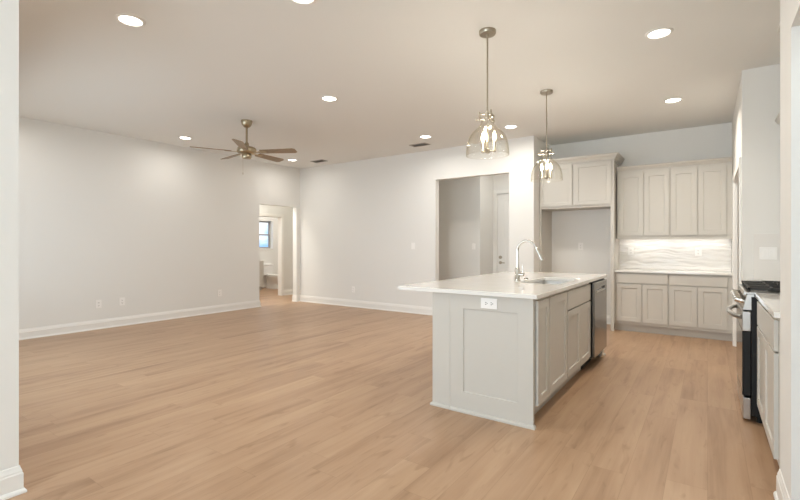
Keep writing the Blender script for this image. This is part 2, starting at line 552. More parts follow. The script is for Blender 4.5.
# bathroom window: frame, two sashes, panes
wn_ = MB()
xw = XB - 0.13
fw = 0.045
wn_.box(xw - 0.04, xw + 0.02, WB0, WB0 + fw, WBZ0, WBZ1).box(xw - 0.04, xw + 0.02, WB1 - fw, WB1, WBZ0, WBZ1)
wn_.box(xw - 0.04, xw + 0.02, WB0 + fw, WB1 - fw, WBZ0, WBZ0 + fw).box(xw - 0.04, xw + 0.02, WB0 + fw, WB1 - fw, WBZ1 - fw, WBZ1)
zm = (WBZ0 + WBZ1) / 2
wn_.box(xw - 0.03, xw + 0.025, WB0 + fw, WB1 - fw, zm - 0.02, zm + 0.02)
win = struct(wn_.build('window_1', VINYL, bevel=0.003))
for z0, z1 in ((WBZ0 + fw, zm - 0.02), (zm + 0.02, WBZ1 - fw)):
    MB().box(xw - 0.012, xw - 0.008, WB0 + fw, WB1 - fw, z0, z1).build('pane', PANE, win)
struct(MB().box(XB - 0.11, XB + 0.02, WB0 - 0.03, WB1 + 0.03, WBZ0 - 0.02, WBZ0 + 0.004).build('trim_4', TRIM, bevel=0.003))

# ------------------------------------------------------------------ cabinets
UX, UY, UZ = (1, 0, 0), (0, 1, 0), (0, 0, 1)
def door_y(p, x0, x1, z0, z1, yface, name='door', t=0.02, stile=0.058):
    """shaker front facing -Y, its back at yface"""
    return MB().shaker((x0, yface, z0), UX, UZ, (0, -1, 0), x1 - x0, z1 - z0, t, stile).build(name, CAB, p, bevel=0.0015)
def slab_y(p, x0, x1, z0, z1, yface, name='drawer', t=0.02):
    return MB().box(x0, x1, yface - t, yface, z0, z1).build(name, CAB, p, bevel=0.003)
def door_x(p, y0, y1, z0, z1, xface, sgn, name='door', t=0.02, stile=0.058):
    """shaker front facing sgn*X"""
    return MB().shaker((xface, y0, z0), UY, UZ, (sgn, 0, 0), y1 - y0, z1 - z0, t, stile).build(name, CAB, p, bevel=0.0015)
def slab_x(p, y0, y1, z0, z1, xface, sgn, name='drawer', t=0.02):
    a, b = sorted((xface, xface + sgn * t))
    return MB().box(a, b, y0, y1, z0, z1).build(name, CAB, p, bevel=0.003)

# --- island: end panel and knee wall, cabinets facing +X, worktop
IX0, IXM, IX1 = -1.765, -1.607, -0.970     # back of island, seam on the end, face-frame plane
IY0, IY1 = 2.972, 5.44
CT0, CT1 = 0.884, 0.914
g_is = 'base cabinets of the kitchen island'
t = thing('island_back_panel', 'narrow painted back panel of the island beside the broad shaker end panel', 'panel', (IX0, IY0, 0))
MB().box(IX0, IXM - 0.003, IY0 + 0.004, IY1, 0, CT0 - 0.002).build('panel', CAB, t, bevel=0.002)
MB().sweep([(0, 0), (0.014, 0), (0.014, 0.014), (0.008, 0.022), (0, 0.024)], [(IX0, IY1), (IX0, IY0 + 0.004), (IXM - 0.004, IY0 + 0.004)]).build('shoe_molding', CAB, t)
t = thing('island_end_panel', 'broad grey shaker end panel of the island with a white outlet near its top', 'panel', ((IXM + IX1) / 2, IY0, 0))
ep = MB()
o_ = Vector((IXM, IY0 + 0.02, 0.0))
def pt(a, b, c): return ep.bm.verts.new((IXM + a, IY0 + 0.02 - c, b))
W_, H_ = IX1 - IXM, CT0 - 0.002
def rect(a0, a1, b0, b1, c): return [pt(a0, b0, c), pt(a1, b0, c), pt(a1, b1, c), pt(a0, b1, c)]
A_ = rect(0, W_, 0, H_, 0); B_ = rect(0, W_, 0, H_, 0.02)
C_ = rect(0.112, W_ - 0.112, 0.155, 0.775, 0.02); D_ = rect(0.114, W_ - 0.114, 0.157, 0.773, 0.013)
ep.bm.faces.new(A_)
for a, b in ((A_, B_), (B_, C_), (C_, D_)):
    for i in range(4):
        ep.bm.faces.new([a[i], a[(i + 1) % 4], b[(i + 1) % 4], b[i]])
ep.bm.faces.new(D_)
ep.build('panel', CAB, t, bevel=0.001)
MB().sweep([(0, 0), (0.014, 0), (0.014, 0.014), (0.008, 0.022), (0, 0.024)], [(IXM + 0.001, IY0), (IX1, IY0), (IX1, IY0 + 0.02)]).build('shoe_molding', CAB, t)

KZ = 0.115
def island_unit(name, label, y0, y1):
    t = thing(name, label, 'cabinet', ((IXM + IX1) / 2, (y0 + y1) / 2, 0), g_is)
    # open carcass: sides, floor, back, face frame and recessed kick
    b = MB()
    b.box(IXM + 0.002, IX1, y0, y0 + 0.018, KZ, CT0 - 0.002).box(IXM + 0.002, IX1, y1 - 0.018, y1, KZ, CT0 - 0.002)
    b.box(IXM + 0.002, IX1, y0 + 0.018, y1 - 0.018, KZ, KZ + 0.03).box(IXM + 0.002, IXM + 0.014, y0 + 0.018, y1 - 0.018, KZ + 0.03, CT0 - 0.002)
    b.box(IX1 - 0.018, IX1, y0 + 0.018, y1 - 0.018, CT0 - 0.04, CT0 - 0.002)
    b.build('carcass', CAB, t)
    MB().box(IX1 - 0.09, IX1 - 0.075, y0, y1, 0, KZ).build('toe_kick', CAB, t)
    return t
t = island_unit('base_cabinet', 'narrow single door island cabinet at the near corner of the island', 2.994, 3.285)
door_x(t, 3.018, 3.277, 0.145, 0.864, IX1, 1)
t = island_unit('base_cabinet', 'full height single door island cabinet between the narrow one and the sink cabinet', 3.287, 3.792)
door_x(t, 3.294, 3.780, 0.145, 0.864, IX1, 1)
t = island_unit('sink_base_cabinet', 'island cabinet with a plain false drawer front over two doors beside the dishwasher', 3.794, 4.672)
slab_x(t, 3.803, 4.664, 0.706, 0.864, IX1, 1, 'drawer_front')
door_x(t, 3.803, 4.229, 0.145, 0.695, IX1, 1)
door_x(t, 4.236, 4.664, 0.145, 0.695, IX1, 1)

# --- dishwasher
DY0, DY1 = 4.682, 5.335
t = thing('dishwasher', 'stainless steel dishwasher at the far end of the island', 'dishwasher', (-1.25, 5.0, 0))
MB().box(IXM + 0.03, IX1 - 0.03, DY0 + 0.004, DY1 - 0.004, 0.10, CT0 - 0.006).build('tub', BLACK, t)
dm = MB()
dx0, dx1 = IX1 + 0.030, IX1 + 0.052
py0, py1, pz0, pz1 = DY0 + 0.10, DY1 - 0.10, 0.765, 0.815      # pocket handle
xs_ = None
ys_ = [DY0 + 0.01, py0, py1, DY1 - 0.01]; zs_ = [0.125, pz0, pz1, CT0 - 0.016]
vf = [[dm.bm.verts.new((dx1, y, z)) for z in zs_] for y in ys_]
for i in range(3):
    for j in range(3):
        if (i, j) != (1, 1):
            dm.bm.faces.new([vf[i][j], vf[i + 1][j], vf[i + 1][j + 1], vf[i][j + 1]])
pk = [vf[1][1], vf[2][1], vf[2][2], vf[1][2]]
bk = [dm.bm.verts.new((dx1 - 0.018, v.co.y, v.co.z)) for v in pk]
for i in range(4):
    dm.bm.faces.new([pk[i], pk[(i + 1) % 4], bk[(i + 1) % 4], bk[i]])
dm.bm.faces.new(bk)
out_ = [vf[0][0], vf[1][0], vf[2][0], vf[3][0], vf[3][1], vf[3][2], vf[3][3], vf[2][3], vf[1][3], vf[0][3], vf[0][2], vf[0][1]]
bo = [dm.bm.verts.new((dx0, v.co.y, v.co.z)) for v in out_]
for i in range(12):
    dm.bm.faces.new([out_[i], out_[(i + 1) % 12], bo[(i + 1) % 12], bo[i]])
dm.bm.faces.new(bo)
dwd = dm.build('door', STEEL2, t, bevel=0.002)
MB().box(dx1 - 0.016, dx1 + 0.004, py0 + 0.005, py1 - 0.005, pz0 + 0.001, pz0 + 0.020).build('handle', STEEL, dwd, bevel=0.004)
MB().box(IX1 - 0.029, dx0 - 0.001, DY0 + 0.008, DY1 - 0.008, 0.125, CT0 - 0.006).build('door_liner', BLACK, t)
MB().box(IX1 - 0.09, IX1 - 0.07, DY0, DY1, 0, 0.12).build('toe_kick', BLACK, t)
# panel closing the far end of the island
t = thing('island_side_panel', 'slim painted panel closing the island past the dishwasher', 'panel', (-1.28, 5.39, 0))
MB().box(IXM + 0.002, IX1 + 0.004, 5.34, IY1, 0, CT0 - 0.002).build('panel', CAB, t, bevel=0.002)
MB().sweep([(0, 0), (0.014, 0), (0.014, 0.014), (0.008, 0.022), (0, 0.024)], [(IX1 + 0.004, 5.345), (IX1 + 0.004, IY1), (IXM + 0.01, IY1)]).build('shoe_molding', CAB, t)

# --- island worktop with the sink cut-out
def slab_hole(x0, x1, y0, y1, z0, z1, hx0, hx1, hy0, hy1):
    mb = MB()
    xs, ys = [x0, hx0, hx1, x1], [y0, hy0, hy1, y1]
    top = [[mb.bm.verts.new((x, y, z1)) for y in ys] for x in xs]
    bot = [[mb.bm.verts.new((x, y, z0)) for y in ys] for x in xs]
    for i in range(3):
        for j in range(3):
            if (i, j) == (1, 1): continue
            for g in (top, bot):
                mb.bm.faces.new([g[i][j], g[i + 1][j], g[i + 1][j + 1], g[i][j + 1]])
    def side(a, b):
        mb.bm.faces.new([top[a[0]][a[1]], top[b[0]][b[1]], bot[b[0]][b[1]], bot[a[0]][a[1]]])
    for k in range(3):
        side((k, 0), (k + 1, 0)); side((k, 3), (k + 1, 3)); side((0, k), (0, k + 1)); side((3, k), (3, k + 1))
    side((1, 1), (2, 1)); side((1, 2), (2, 2)); side((1, 1), (1, 2)); side((2, 1), (2, 2))
    return mb
SX0, SX1, SY0, SY1 = -1.385, -1.040, 3.832, 4.60
wt = slab_hole(-2.075, -0.935, 2.945, 5.465, CT0, CT1, SX0, SX1, SY0, SY1).build('island_worktop', QUARTZ, bevel=0.003)
tag(wt, 'white quartz worktop overhanging the kitchen island', 'worktop')
# --- undermount sink
t = thing('kitchen_sink', 'stainless undermount sink set into the island worktop', 'sink', ((SX0 + SX1) / 2, (SY0 + SY1) / 2, 0.68))
sk = MB()
def rr(x0, x1, y0, y1, r, z, n=6):
    P_ = []
    for cx, cy, a0 in ((x1 - r, y1 - r, 0), (x0 + r, y1 - r, 90), (x0 + r, y0 + r, 180), (x1 - r, y0 + r, 270)):
        for k in range(n + 1):
            a = R(a0 + 90 * k / n)
            P_.append(sk.bm.verts.new((cx + r * math.cos(a), cy + r * math.sin(a), z)))
    return P_
e_ = 0.012
rings = [rr(SX0 - 0.016, SX1 + 0.016, SY0 - 0.016, SY1 + 0.016, 0.05, CT0 - 0.003), rr(SX0 - e_, SX1 + e_, SY0 - e_, SY1 + e_, 0.05, CT0 - 0.003),
         rr(SX0 - e_, SX1 + e_, SY0 - e_, SY1 + e_, 0.05, 0.715), rr(SX0 + 0.01, SX1 - 0.01, SY0 + 0.01, SY1 - 0.01, 0.04, 0.69)]
for a, b in zip(rings, rings[1:]):
    n_ = len(a)
    for i in range(n_):
        sk.bm.faces.new([a[i], a[(i + 1) % n_], b[(i + 1) % n_], b[i]])
sk.bm.faces.new(rings[-1])
so = sk.build('basin', SINKST, t, smooth=True)
MB().lathe([(0.055, 0.0), (0.055, 0.004), (0.04, 0.005), (0.036, 0.001), (0, 0.001)], ((SX0 + SX1) / 2, (SY0 + SY1) / 2, 0.691), 28).build('drain', CHROME, t, smooth=True)
# --- faucet
FX, FY = -1.455, 4.00
t = thing('kitchen_faucet', 'polished gooseneck pull-down faucet standing behind the island sink', 'faucet', (FX, FY, CT1))
MB().lathe([(0.030, 0), (0.030, 0.006), (0.025, 0.012), (0.0245, 0.105), (0.020, 0.118), (0.016, 0.125)], (FX, FY, CT1), 28).build('body', CHROME, t, smooth=True)
path = [(FX, FY, CT1 + 0.11), (FX, FY, CT1 + 0.20), (FX, FY, CT1 + 0.275)]
dv = Vector((0.985, -0.17, 0)).normalized()
rad = 0.098
for k in range(1, 15):
    a = math.pi - R(11.2 * k)
    path.append((FX + dv.x * (rad + rad * math.cos(a)), FY + dv.y * (rad + rad * math.cos(a)), CT1 + 0.275 + rad * math.sin(a)))
p1, p2 = Vector(path[-2]), Vector(path[-1])
dr = (p2 - p1).normalized()
MB().tube(path, 0.0125, 18).build('spout', CHROME, t, smooth=True)
q = p2 + dr * 0.13
hm = MB(); hm.tube([p2 - dr * 0.004, p2 + dr * 0.02, p2 + dr * 0.06, q], [0.0135, 0.015, 0.0165, 0.019], 20)
hm.build('spray_head', CHROME, t, smooth=True)
ha = MB(); ha.cyl((FX + 0.015, FY - 0.003, CT1 + 0.062), (FX + 0.065, FY - 0.012, CT1 + 0.062), 0.016)
hnd = ha.build('handle', CHROME, t, smooth=True)
MB().tube([(FX + 0.056, FY - 0.011, CT1 + 0.07), (FX + 0.058, FY - 0.012, CT1 + 0.11), (FX + 0.052, FY - 0.012, CT1 + 0.155)], [0.006, 0.005, 0.0045], 12).build('lever', CHROME, hnd, smooth=True)
t = MB().lathe([(0, 0.014), (0.012, 0.014), (0.018, 0.009), (0.021, 0.0), (0, 0)][::-1], (-1.455, 4.25, CT1), 24).build('disposal_button', CHROME, smooth=True)
tag(t, 'small round metal disposal button on the worktop beside the faucet', 'button')

# --- kitchen back wall: refrigerator surround
FY0 = 7.03
t = thing('refrigerator_cabinet', 'tall cabinet surround with two upper doors over an empty refrigerator space', 'cabinet', (-1.65, 7.3, 0))
MB().box(-2.195, -2.165, FY0 + 0.02, YK - 0.002, 0, 2.49).build('side_panel', CAB, t, bevel=0.0015)
MB().box(-1.160, -1.130, FY0 + 0.02, YK - 0.002, 0, 2.49).build('side_panel', CAB, t, bevel=0.0015)
fr = MB()
fr.box(-2.198, -2.165, FY0, FY0 + 0.019, 0, 2.49).box(-1.160, -1.114, FY0, FY0 + 0.019, 0, 2.49).box(-2.165, -1.160, FY0, FY0 + 0.019, 1.812, 1.850).box(-2.165, -1.160, FY0, FY0 + 0.019, 2.46, 2.49)
fr.box(-1.700, -1.655, FY0, FY0 + 0.019, 1.85, 2.46)
fr.build('face_frame', CAB, t, bevel=0.001)
MB().box(-2.164, -1.161, FY0 + 0.021, YK - 0.002, 1.815, 2.488).build('box', CAB, t)
door_y(t, -2.188, -1.694, 1.848, 2.472, FY0)
door_y(t, -1.661, -1.150, 1.848, 2.472, FY0)
CRP = [(0, 0), (0.010, 0), (0.012, 0.018), (0.020, 0.022), (0.030, 0.045), (0.048, 0.062), (0.052, 0.075), (0.060, 0.078), (0.060, 0.095), (0, 0.095)]
def crown(p, path, z, prof=CRP, k=1.0):
    return MB().sweep([(o * k, z + q * k) for o, q in prof], path).build('crown_molding', CAB, p)
crown(t, [(-2.196, FY0 - 0.001), (-1.113, FY0 - 0.001), (-1.113, YK - 0.003)][::1], 2.486)

# --- upper cabinets with light rail and crown
UYF = 7.28
g_up = 'two door upper cabinets over the back counter'
def upper(x0, x1, doors, label):
    t = thing('upper_cabinet', label, 'cabinet', ((x0 + x1) / 2, 7.44, 1.33), g_up)
    MB().box(x0, x1, UYF, YK - 0.002, 1.352, 2.335).build('carcass', CAB, t, bevel=0.001)
    for a, b in doors:
        door_y(t, a, b, 1.384, 2.296, UYF)
    MB().box(x0, x1, UYF, UYF + 0.02, 1.332, 1.3515).build('light_rail', CAB, t, bevel=0.001)
    MB().sweep([(o * 0.75, 2.336 + q * 0.75) for o, q in CRP], [(x0, UYF - 0.001), (x1, UYF - 0.001)]).build('crown_molding', CAB, t)
    return t
upper(-1.110, -0.434, [(-1.078, -0.766), (-0.752, -0.446)], 'two door wall cabinet next to the tall refrigerator surround')
upper(-0.432, 0.268, [(-0.421, -0.116), (-0.103, 0.206)], 'two door wall cabinet in the corner beside the pantry wall')
for x0, x1, lab in ((-1.05, -0.49, 'slim light strip under the wall cabinet beside the refrigerator surround'), (-0.38, 0.20, 'slim light strip under the corner wall cabinet')):
    s_ = thing('light_strip', lab, 'light', ((x0 + x1) / 2, 7.49, 1.34), 'light strips under the wall cabinets')
    MB().box(x0, x1, 7.475, 7.505, 1.338, 1.3515).build('housing', PLASTIC, s_)
    MB().box(x0 + 0.01, x1 - 0.01, 7.48, 7.50, 1.335, 1.338).build('diffuser', LED, s_)
    area_light('light_strip_glow', ((x0 + x1) / 2, 7.49, 1.333), (0, 0, 0), x1 - x0 - 0.02, 0.02, UNDERCABINET_POWER, (1.0, 0.96, 0.93))

# --- backsplash of wavy glazed tile (real relief)
def wavy(name, label, o, U, N, w_, h_, nu, nv):
    mb = MB()
    U, N, o = Vector(U), Vector(N), Vector(o)
    g = []
    for i in range(nu + 1):
        row = []
        for j in range(nv + 1):
            a, b = w_ * i / nu, h_ * j / nv
            p = Vector((a * 5.0, b * 30 + 0.8 * noise.noise(Vector((a * 6, b * 4, 3.1))), 1.7))
            d = 0.0095 + 0.0085 * noise.noise(p) + 0.0025 * noise.noise(p * 2.3)
            row.append(mb.bm.verts.new(o + U * a + Vector((0, 0, b)) + N * d))
        g.append(row)
    for i in range(nu):
        for j in range(nv):
            mb.bm.faces.new([g[i][j], g[i + 1][j], g[i + 1][j + 1], g[i][j + 1]])
    # closed back
    edge = [g[i][0] for i in range(nu + 1)] + [g[nu][j] for j in range(1, nv + 1)] + [g[i][nv] for i in range(nu - 1, -1, -1)] + [g[0][j] for j in range(nv - 1, 0, -1)]
    bk = [mb.bm.verts.new(v.co - N * ((v.co - o).dot(N))) for v in edge]
    n_ = len(edge)
    for i in range(n_):
        mb.bm.faces.new([edge[i], edge[(i + 1) % n_], bk[(i + 1) % n_], bk[i]])
    mb.bm.faces.new(bk)
    ob = mb.build(name, TILE)
    for f in ob.data.polygons[:nu * nv]: f.use_smooth = True
    return tag(ob, label, 'backsplash')
BC0, BC1 = 0.856, 0.884
wavy('tile_backsplash', 'wavy glossy white tile backsplash under the wall cabinets', (-1.128, YK - 0.001, BC1 + 0.001), (1, 0, 0), (0, -1, 0), 0.268 + 1.126, 1.350 - BC1, 180, 90)

# --- base cabinets on the back wall
BYF = 7.10
g_b = 'base cabinets along the kitchen back wall'
def base_back(x0, x1, fronts, doors, label):
    t = thing('base_cabinet', label, 'cabinet', ((x0 + x1) / 2, 7.35, 0), g_b)
    MB().box(x0, x1, BYF, YK - 0.002, 0.105, BC0 - 0.001).build('carcass', CAB, t, bevel=0.001)
    MB().box(x0, x1, BYF + 0.06, BYF + 0.078, 0, 0.104).build('toe_kick', CAB, t)
    for a, b in fronts: slab_y(t, a, b, 0.700, 0.836, BYF)
    for a, b in doors: door_y(t, a, b, 0.150, 0.688, BYF)
    return t
base_back(-1.128, -0.441, [(-1.090, -0.452)], [(-1.090, -0.767), (-0.757, -0.452)], 'greige base cabinet beside the refrigerator space, wide drawer over two doors')
base_back(-0.439, 0.268, [(-0.429, 0.211)], [(-0.429, -0.115), (-0.105, 0.211)], 'greige base cabinet beside the pantry doorway, wide drawer over two doors')
wt = MB().box(-1.128, 0.271, BYF - 0.04, YK - 0.002, BC0, BC1).build('back_worktop', QUARTZ, bevel=0.003)
tag(wt, 'white quartz worktop on the back wall cabinets', 'worktop')

# --- right run: base cabinet, range, filler cabinet, wall cabinets
RFX = 0.300
g_r = 'cabinets of the range wall'
t = thing('base_cabinet', 'greige base cabinet between the range and the stub wall, drawer over two doors', 'cabinet', (0.6, 3.4, 0), g_r)
RY0, RY1 = 2.912, 3.925
MB().box(RFX, XR - 0.002, RY0, RY1, 0.115, CT0 - 0.002).build('carcass', CAB, t, bevel=0.001)
MB().box(RFX + 0.075, RFX + 0.093, RY0, RY1, 0, 0.114).build('toe_kick', CAB, t)
slab_x(t, RY0 + 0.06, RY1 - 0.012, 0.700, 0.862, RFX, -1)
door_x(t, RY0 + 0.06, 3.44, 0.145, 0.690, RFX, -1)
door_x(t, 3.448, RY1 - 0.012, 0.145, 0.690, RFX, -1)
wt = MB().box(0.272, XR - 0.002, 2.884, 3.938, CT0, CT1).build('side_worktop', QUARTZ, bevel=0.003)
tag(wt, 'short white quartz worktop between the range and the stub wall', 'worktop')
GY0, GY1 = 3.946, 4.706
t = thing('base_cabinet', 'greige filler cabinet hidden between the range and the pantry wall', 'cabinet', (0.6, 5.05, 0), g_r)
MB().box(RFX, XR - 0.002, GY1 + 0.012, YP - 0.002, 0.115, CT0 - 0.002).build('carcass', CAB, t, bevel=0.001)
MB().box(RFX + 0.075, RFX + 0.093, GY1 + 0.012, YP - 0.002, 0, 0.114).build('toe_kick', CAB, t)
slab_x(t, GY1 + 0.03, YP - 0.05, 0.700, 0.862, RFX, -1)
door_x(t, GY1 + 0.03, YP - 0.05, 0.145, 0.690, RFX, -1)
wt = MB().box(0.300, XR - 0.002, GY1 + 0.006, YP - 0.002, CT0, CT1).build('corner_worktop', QUARTZ, bevel=0.003)
tag(wt, 'small white quartz worktop behind the range at the pantry wall', 'worktop')
MBT = MB().box(0.36, XR - 0.002, YP - 0.011, YP - 0.001, CT1 + 0.001, 1.355).build('side_backsplash', TILE, bevel=0.001)
tag(MBT, 'smooth pale splash panel on the pantry wall behind the range', 'backsplash')
t = thing('upper_cabinet', 'greige wall cabinet against the pantry wall beyond the range, only its crown showing', 'cabinet', (0.75, 5.05, 1.36), g_r)
MB().box(0.575, XR - 0.002, GY1 + 0.01, YP - 0.002, 1.356, 2.335).build('carcass', CAB, t, bevel=0.001)
door_x(t, GY1 + 0.03, YP - 0.02, 1.386, 2.30, 0.575, -1)
crown(t, [(0.574, YP - 0.003), (0.574, GY1 + 0.01)], 2.325, k=0.95)
t = thing('upper_cabinet', 'taller greige wall cabinet behind the stub wall, only its crown corner showing', 'cabinet', (0.65, 3.15, 1.36), g_r)
MB().box(0.400, XR - 0.002, 2.912, 3.36, 1.356, 2.43).build('carcass', CAB, t, bevel=0.001)
door_x(t, 2.93, 3.35, 1.386, 2.40, 0.400, -1)
crown(t, [(XR - 0.004, 3.361), (0.399, 3.361), (0.399, 2.912)], 2.425)

# --- range
t = thing('gas_range', 'stainless gas range with black grates between worktops on the side wall', 'range', (0.55, (GY0 + GY1) / 2, 0))
X0 = 0.205
MB().box(0.252, XR - 0.03, GY0, GY1, 0.05, 0.885).build('body', BLACK, t, bevel=0.002)
for y in (GY0 + 0.05, GY1 - 0.05):
    for x in (0.30, 0.85):
        MB().cyl((x, y, 0), (x, y, 0.05), 0.018).build('foot', BLACK, t)
dr_ = MB().box(X0, 0.250, GY0 + 0.004, GY1 - 0.004, 0.185, 0.640).build('oven_door', BLACK, t, bevel=0.004)
MB().box(X0 - 0.004, X0 - 0.0005, GY0 + 0.006, GY1 - 0.006, 0.188, 0.638).build('glass', BGLASS, dr_)
tr_ = MB().box(X0 - 0.004, 0.250, GY0 + 0.003, GY1 - 0.003, 0.642, 0.780).build('door_rail', STEEL, t, bevel=0.004)
hp = []
for k in range(15):
    s = k / 14
    y = GY0 + 0.035 + (GY1 - GY0 - 0.07) * s
    bow = math.sin(math.pi * s) ** 0.6
    hp.append((X0 - 0.006 - 0.062 * bow, y, 0.735))
MB().tube(hp, [0.016] * 15, 14).build('handle', STEEL, t, smooth=True)
MB().box(X0, 0.250, GY0 + 0.003, GY1 - 0.003, 0.022, 0.172).build('drawer', STEEL, t, bevel=0.006)
MB().prism([(0.203, 0.790), (0.27, 0.790), (0.27, 0.902), (0.228, 0.902)], 1, GY0 + 0.002, GY1 - 0.002).build('control_panel', STEEL, t, bevel=0.003)
nrm = Vector((-0.95, 0, 0.30)).normalized()
for k in range(5):
    y = GY0 + 0.085 + k * (GY1 - GY0 - 0.17) / 4
    c = Vector((0.2145, y, 0.846))
    kb = MB(); kb.cyl(c, c + nrm * 0.012, 0.030, 24); 
    kb.cyl(c + nrm * 0.011, c + nrm * 0.052, 0.025, 24, 0.022)
    ko = kb.build('knob', CHROME, t, bevel=0.0015, smooth=True)
    e1 = nrm.cross(Vector((0, 1, 0)))
    a = c + nrm * 0.053
    MB().cyl(a - e1 * 0.017, a + e1 * 0.017, 0.0035, 8).build('grip', CHROME, ko)
ct = MB().box(0.222, XR - 0.03, GY0 - 0.004, GY1 + 0.004, 0.903, 0.918).build('cooktop', STEEL, t, bevel=0.003)
MB().prism([(0.208, 0.896), (0.2215, 0.9025), (0.2215, 0.922), (0.212, 0.919)], 1, GY0 - 0.003, GY1 + 0.003).build('front_trim', STEEL, ct)
for (x, y, r) in ((0.40, 4.10, 0.045), (0.70, 4.10, 0.04), (0.55, 4.326, 0.05), (0.40, 4.55, 0.04), (0.70, 4.55, 0.045)):
    MB().lathe([(r, 0), (r, 0.010), (r * 0.8, 0.012), (r * 0.8, 0.020), (r * 0.7, 0.024), (0, 0.024)], (x, y, 0.918), 24).build('burner', IRON, t, smooth=True)
for k in range(3):
    a, b = GY0 + 0.012 + k * 0.247, GY0 + 0.012 + k * 0.247 + 0.238
    gm = MB()
    z0, z1 = 0.934, 0.950
    w2 = 0.008
    for x in (0.234, 0.87): gm.box(x, x + 2 * w2, a, b, z0, z1)
    for y in (a, b - 2 * w2): gm.box(0.234, 0.886, y, y + 2 * w2, z0, z1)
    for x in (0.36, 0.47, 0.56, 0.66, 0.77): gm.box(x, x + 0.012, a, b, z0 + 0.002, z1 + 0.004)
    gm.box(0.234, 0.886, (a + b) / 2 - 0.006, (a + b) / 2 + 0.006, z0 + 0.001, z1 + 0.003)
    for xb in (0.36, 0.63):
        gm.box(xb, xb + 0.14, (a + b) / 2 - 0.005, (a + b) / 2 + 0.005, z1 + 0.002, z1 + 0.012).box(xb + 0.065, xb + 0.075, (a + b) / 2 - 0.06, (a + b) / 2 + 0.06, z1 + 0.002, z1 + 0.012)
    for x in (0.238, 0.56, 0.872):
        for y in (a + 0.002, b - 0.014): gm.box(x, x + 0.012, y, y + 0.012, 0.9185, z0 + 0.001)
    gm.build('grate', IRON, t, bevel=0.0015)

# ------------------------------------------------------------------ outlets and switches
def plate(name, label, cat, c, U, N, wd, ht, kind, group=None):
    """wall plate centred at c (on the surface); U = horizontal direction along it, N = outward"""
    c, U, N = Vector(c), Vector(U), Vector(N)
    t = thing(name, label, cat, c, group)
    def pb(a0, a1, b0, b1, n0, n1, nm, m, par, bev=0):
        P_ = [c + U * a + Vector((0, 0, b)) + N * n for a in (a0, a1) for b in (b0, b1) for n in (n0, n1)]
        mb = MB()
        xs = [p.x for p in P_]; ys = [p.y for p in P_]; zs = [p.z for p in P_]
        mb.box(min(xs), max(xs), min(ys), max(ys), min(zs), max(zs))
        return mb.build(nm, m, par, bevel=bev)
    pb(-wd / 2, wd / 2, -ht / 2, ht / 2, 0, 0.006, 'cover_plate', PLASTIC, t, 0.002)
    if kind == 'outlet_v':
        for s in (-1, 1):
            q = pb(-0.017, 0.017, s * 0.021 - 0.015, s * 0.021 + 0.015, 0.0055, 0.008, 'receptacle', PLASTIC, t, 0.001)
            for u in (-0.007, 0.007):
                pb(u - 0.0015, u + 0.0015, s * 0.021 - 0.002, s * 0.021 + 0.007, 0.0075, 0.0085, 'slot', SLOT, q)
            pb(-0.003, 0.003, s * 0.021 - 0.011, s * 0.021 - 0.006, 0.0075, 0.0085, 'slot', SLOT, q)
    elif kind == 'outlet_h':
        for s in (-1, 1):
            q = pb(s * 0.021 - 0.015, s * 0.021 + 0.015, -0.017, 0.017, 0.0055, 0.008, 'receptacle', PLASTIC, t, 0.001)
            for u in (-0.007, 0.007):
                pb(s * 0.021 - 0.006, s * 0.021 + 0.004, u - 0.002, u + 0.002, 0.0075, 0.0085, 'slot', SLOT, q)
            pb(s * 0.021 + 0.007, s * 0.021 + 0.012, -0.003, 0.003, 0.0075, 0.0085, 'slot', SLOT, q)
    else:
        k = int(kind[-1])
        for i in range(k):
            u = (i - (k - 1) / 2) * 0.046
            pb(u - 0.016, u + 0.016, -0.033, 0.033, 0.0055, 0.0095, 'rocker', PLASTIC, t, 0.0015)
    return t
go = 'white wall outlets'
plate('wall_outlet', 'white horizontal duplex outlet on the end of the kitchen island', 'outlet', (-1.290, IY0, 0.828), (1, 0, 0), (0, -1, 0), 0.125, 0.075, 'outlet_h')
plate('wall_outlet', 'outlet on the wide blank wall, first of a pair, farther from the bathroom opening', 'outlet', (XL, 2.814, 0.372), (0, 1, 0), (1, 0, 0), 0.078, 0.120, 'outlet_v', go)
plate('wall_outlet', 'outlet on the wide blank wall, second of a pair, nearer the bathroom opening', 'outlet', (XL, 3.134, 0.376), (0, 1, 0), (1, 0, 0), 0.078, 0.120, 'outlet_v', go)
plate('wall_outlet', 'lone outlet on the wide blank wall close to the bathroom opening', 'outlet', (XL, 4.793, 0.358), (0, 1, 0), (1, 0, 0), 0.078, 0.120, 'outlet_v', go)
plate('wall_outlet', 'low outlet on the far wall above its baseboard', 'outlet', (-5.86, YB, 0.35), (1, 0, 0), (0, -1, 0), 0.072, 0.116, 'outlet_v', go)
plate('wall_outlet', 'outlet inside the empty refrigerator space', 'outlet', (-1.70, YK, 1.225), (1, 0, 0), (0, -1, 0), 0.072, 0.116, 'outlet_v', go)
plate('wall_outlet', 'outlet on the wavy backsplash close to the refrigerator surround', 'outlet', (-0.965, YK - 0.0165, 1.15), (1, 0, 0), (0, -1, 0), 0.078, 0.118, 'outlet_v', go)
plate('wall_outlet', 'outlet on the wavy backsplash close to the pantry side', 'outlet', (-0.108, YK - 0.0165, 1.15), (1, 0, 0), (0, -1, 0), 0.078, 0.118, 'outlet_v', go)
plate('light_switch', 'single switch on the far wall next to the wide hall opening', 'switch', (-4.42, YB, 1.229), (1, 0, 0), (0, -1, 0), 0.072, 0.116, 'rocker1')
plate('light_switch', 'single switch on the wall inside the corridor', 'switch', (-3.775, YC0, 1.217), (1, 0, 0), (0, -1, 0), 0.072, 0.116, 'rocker1')
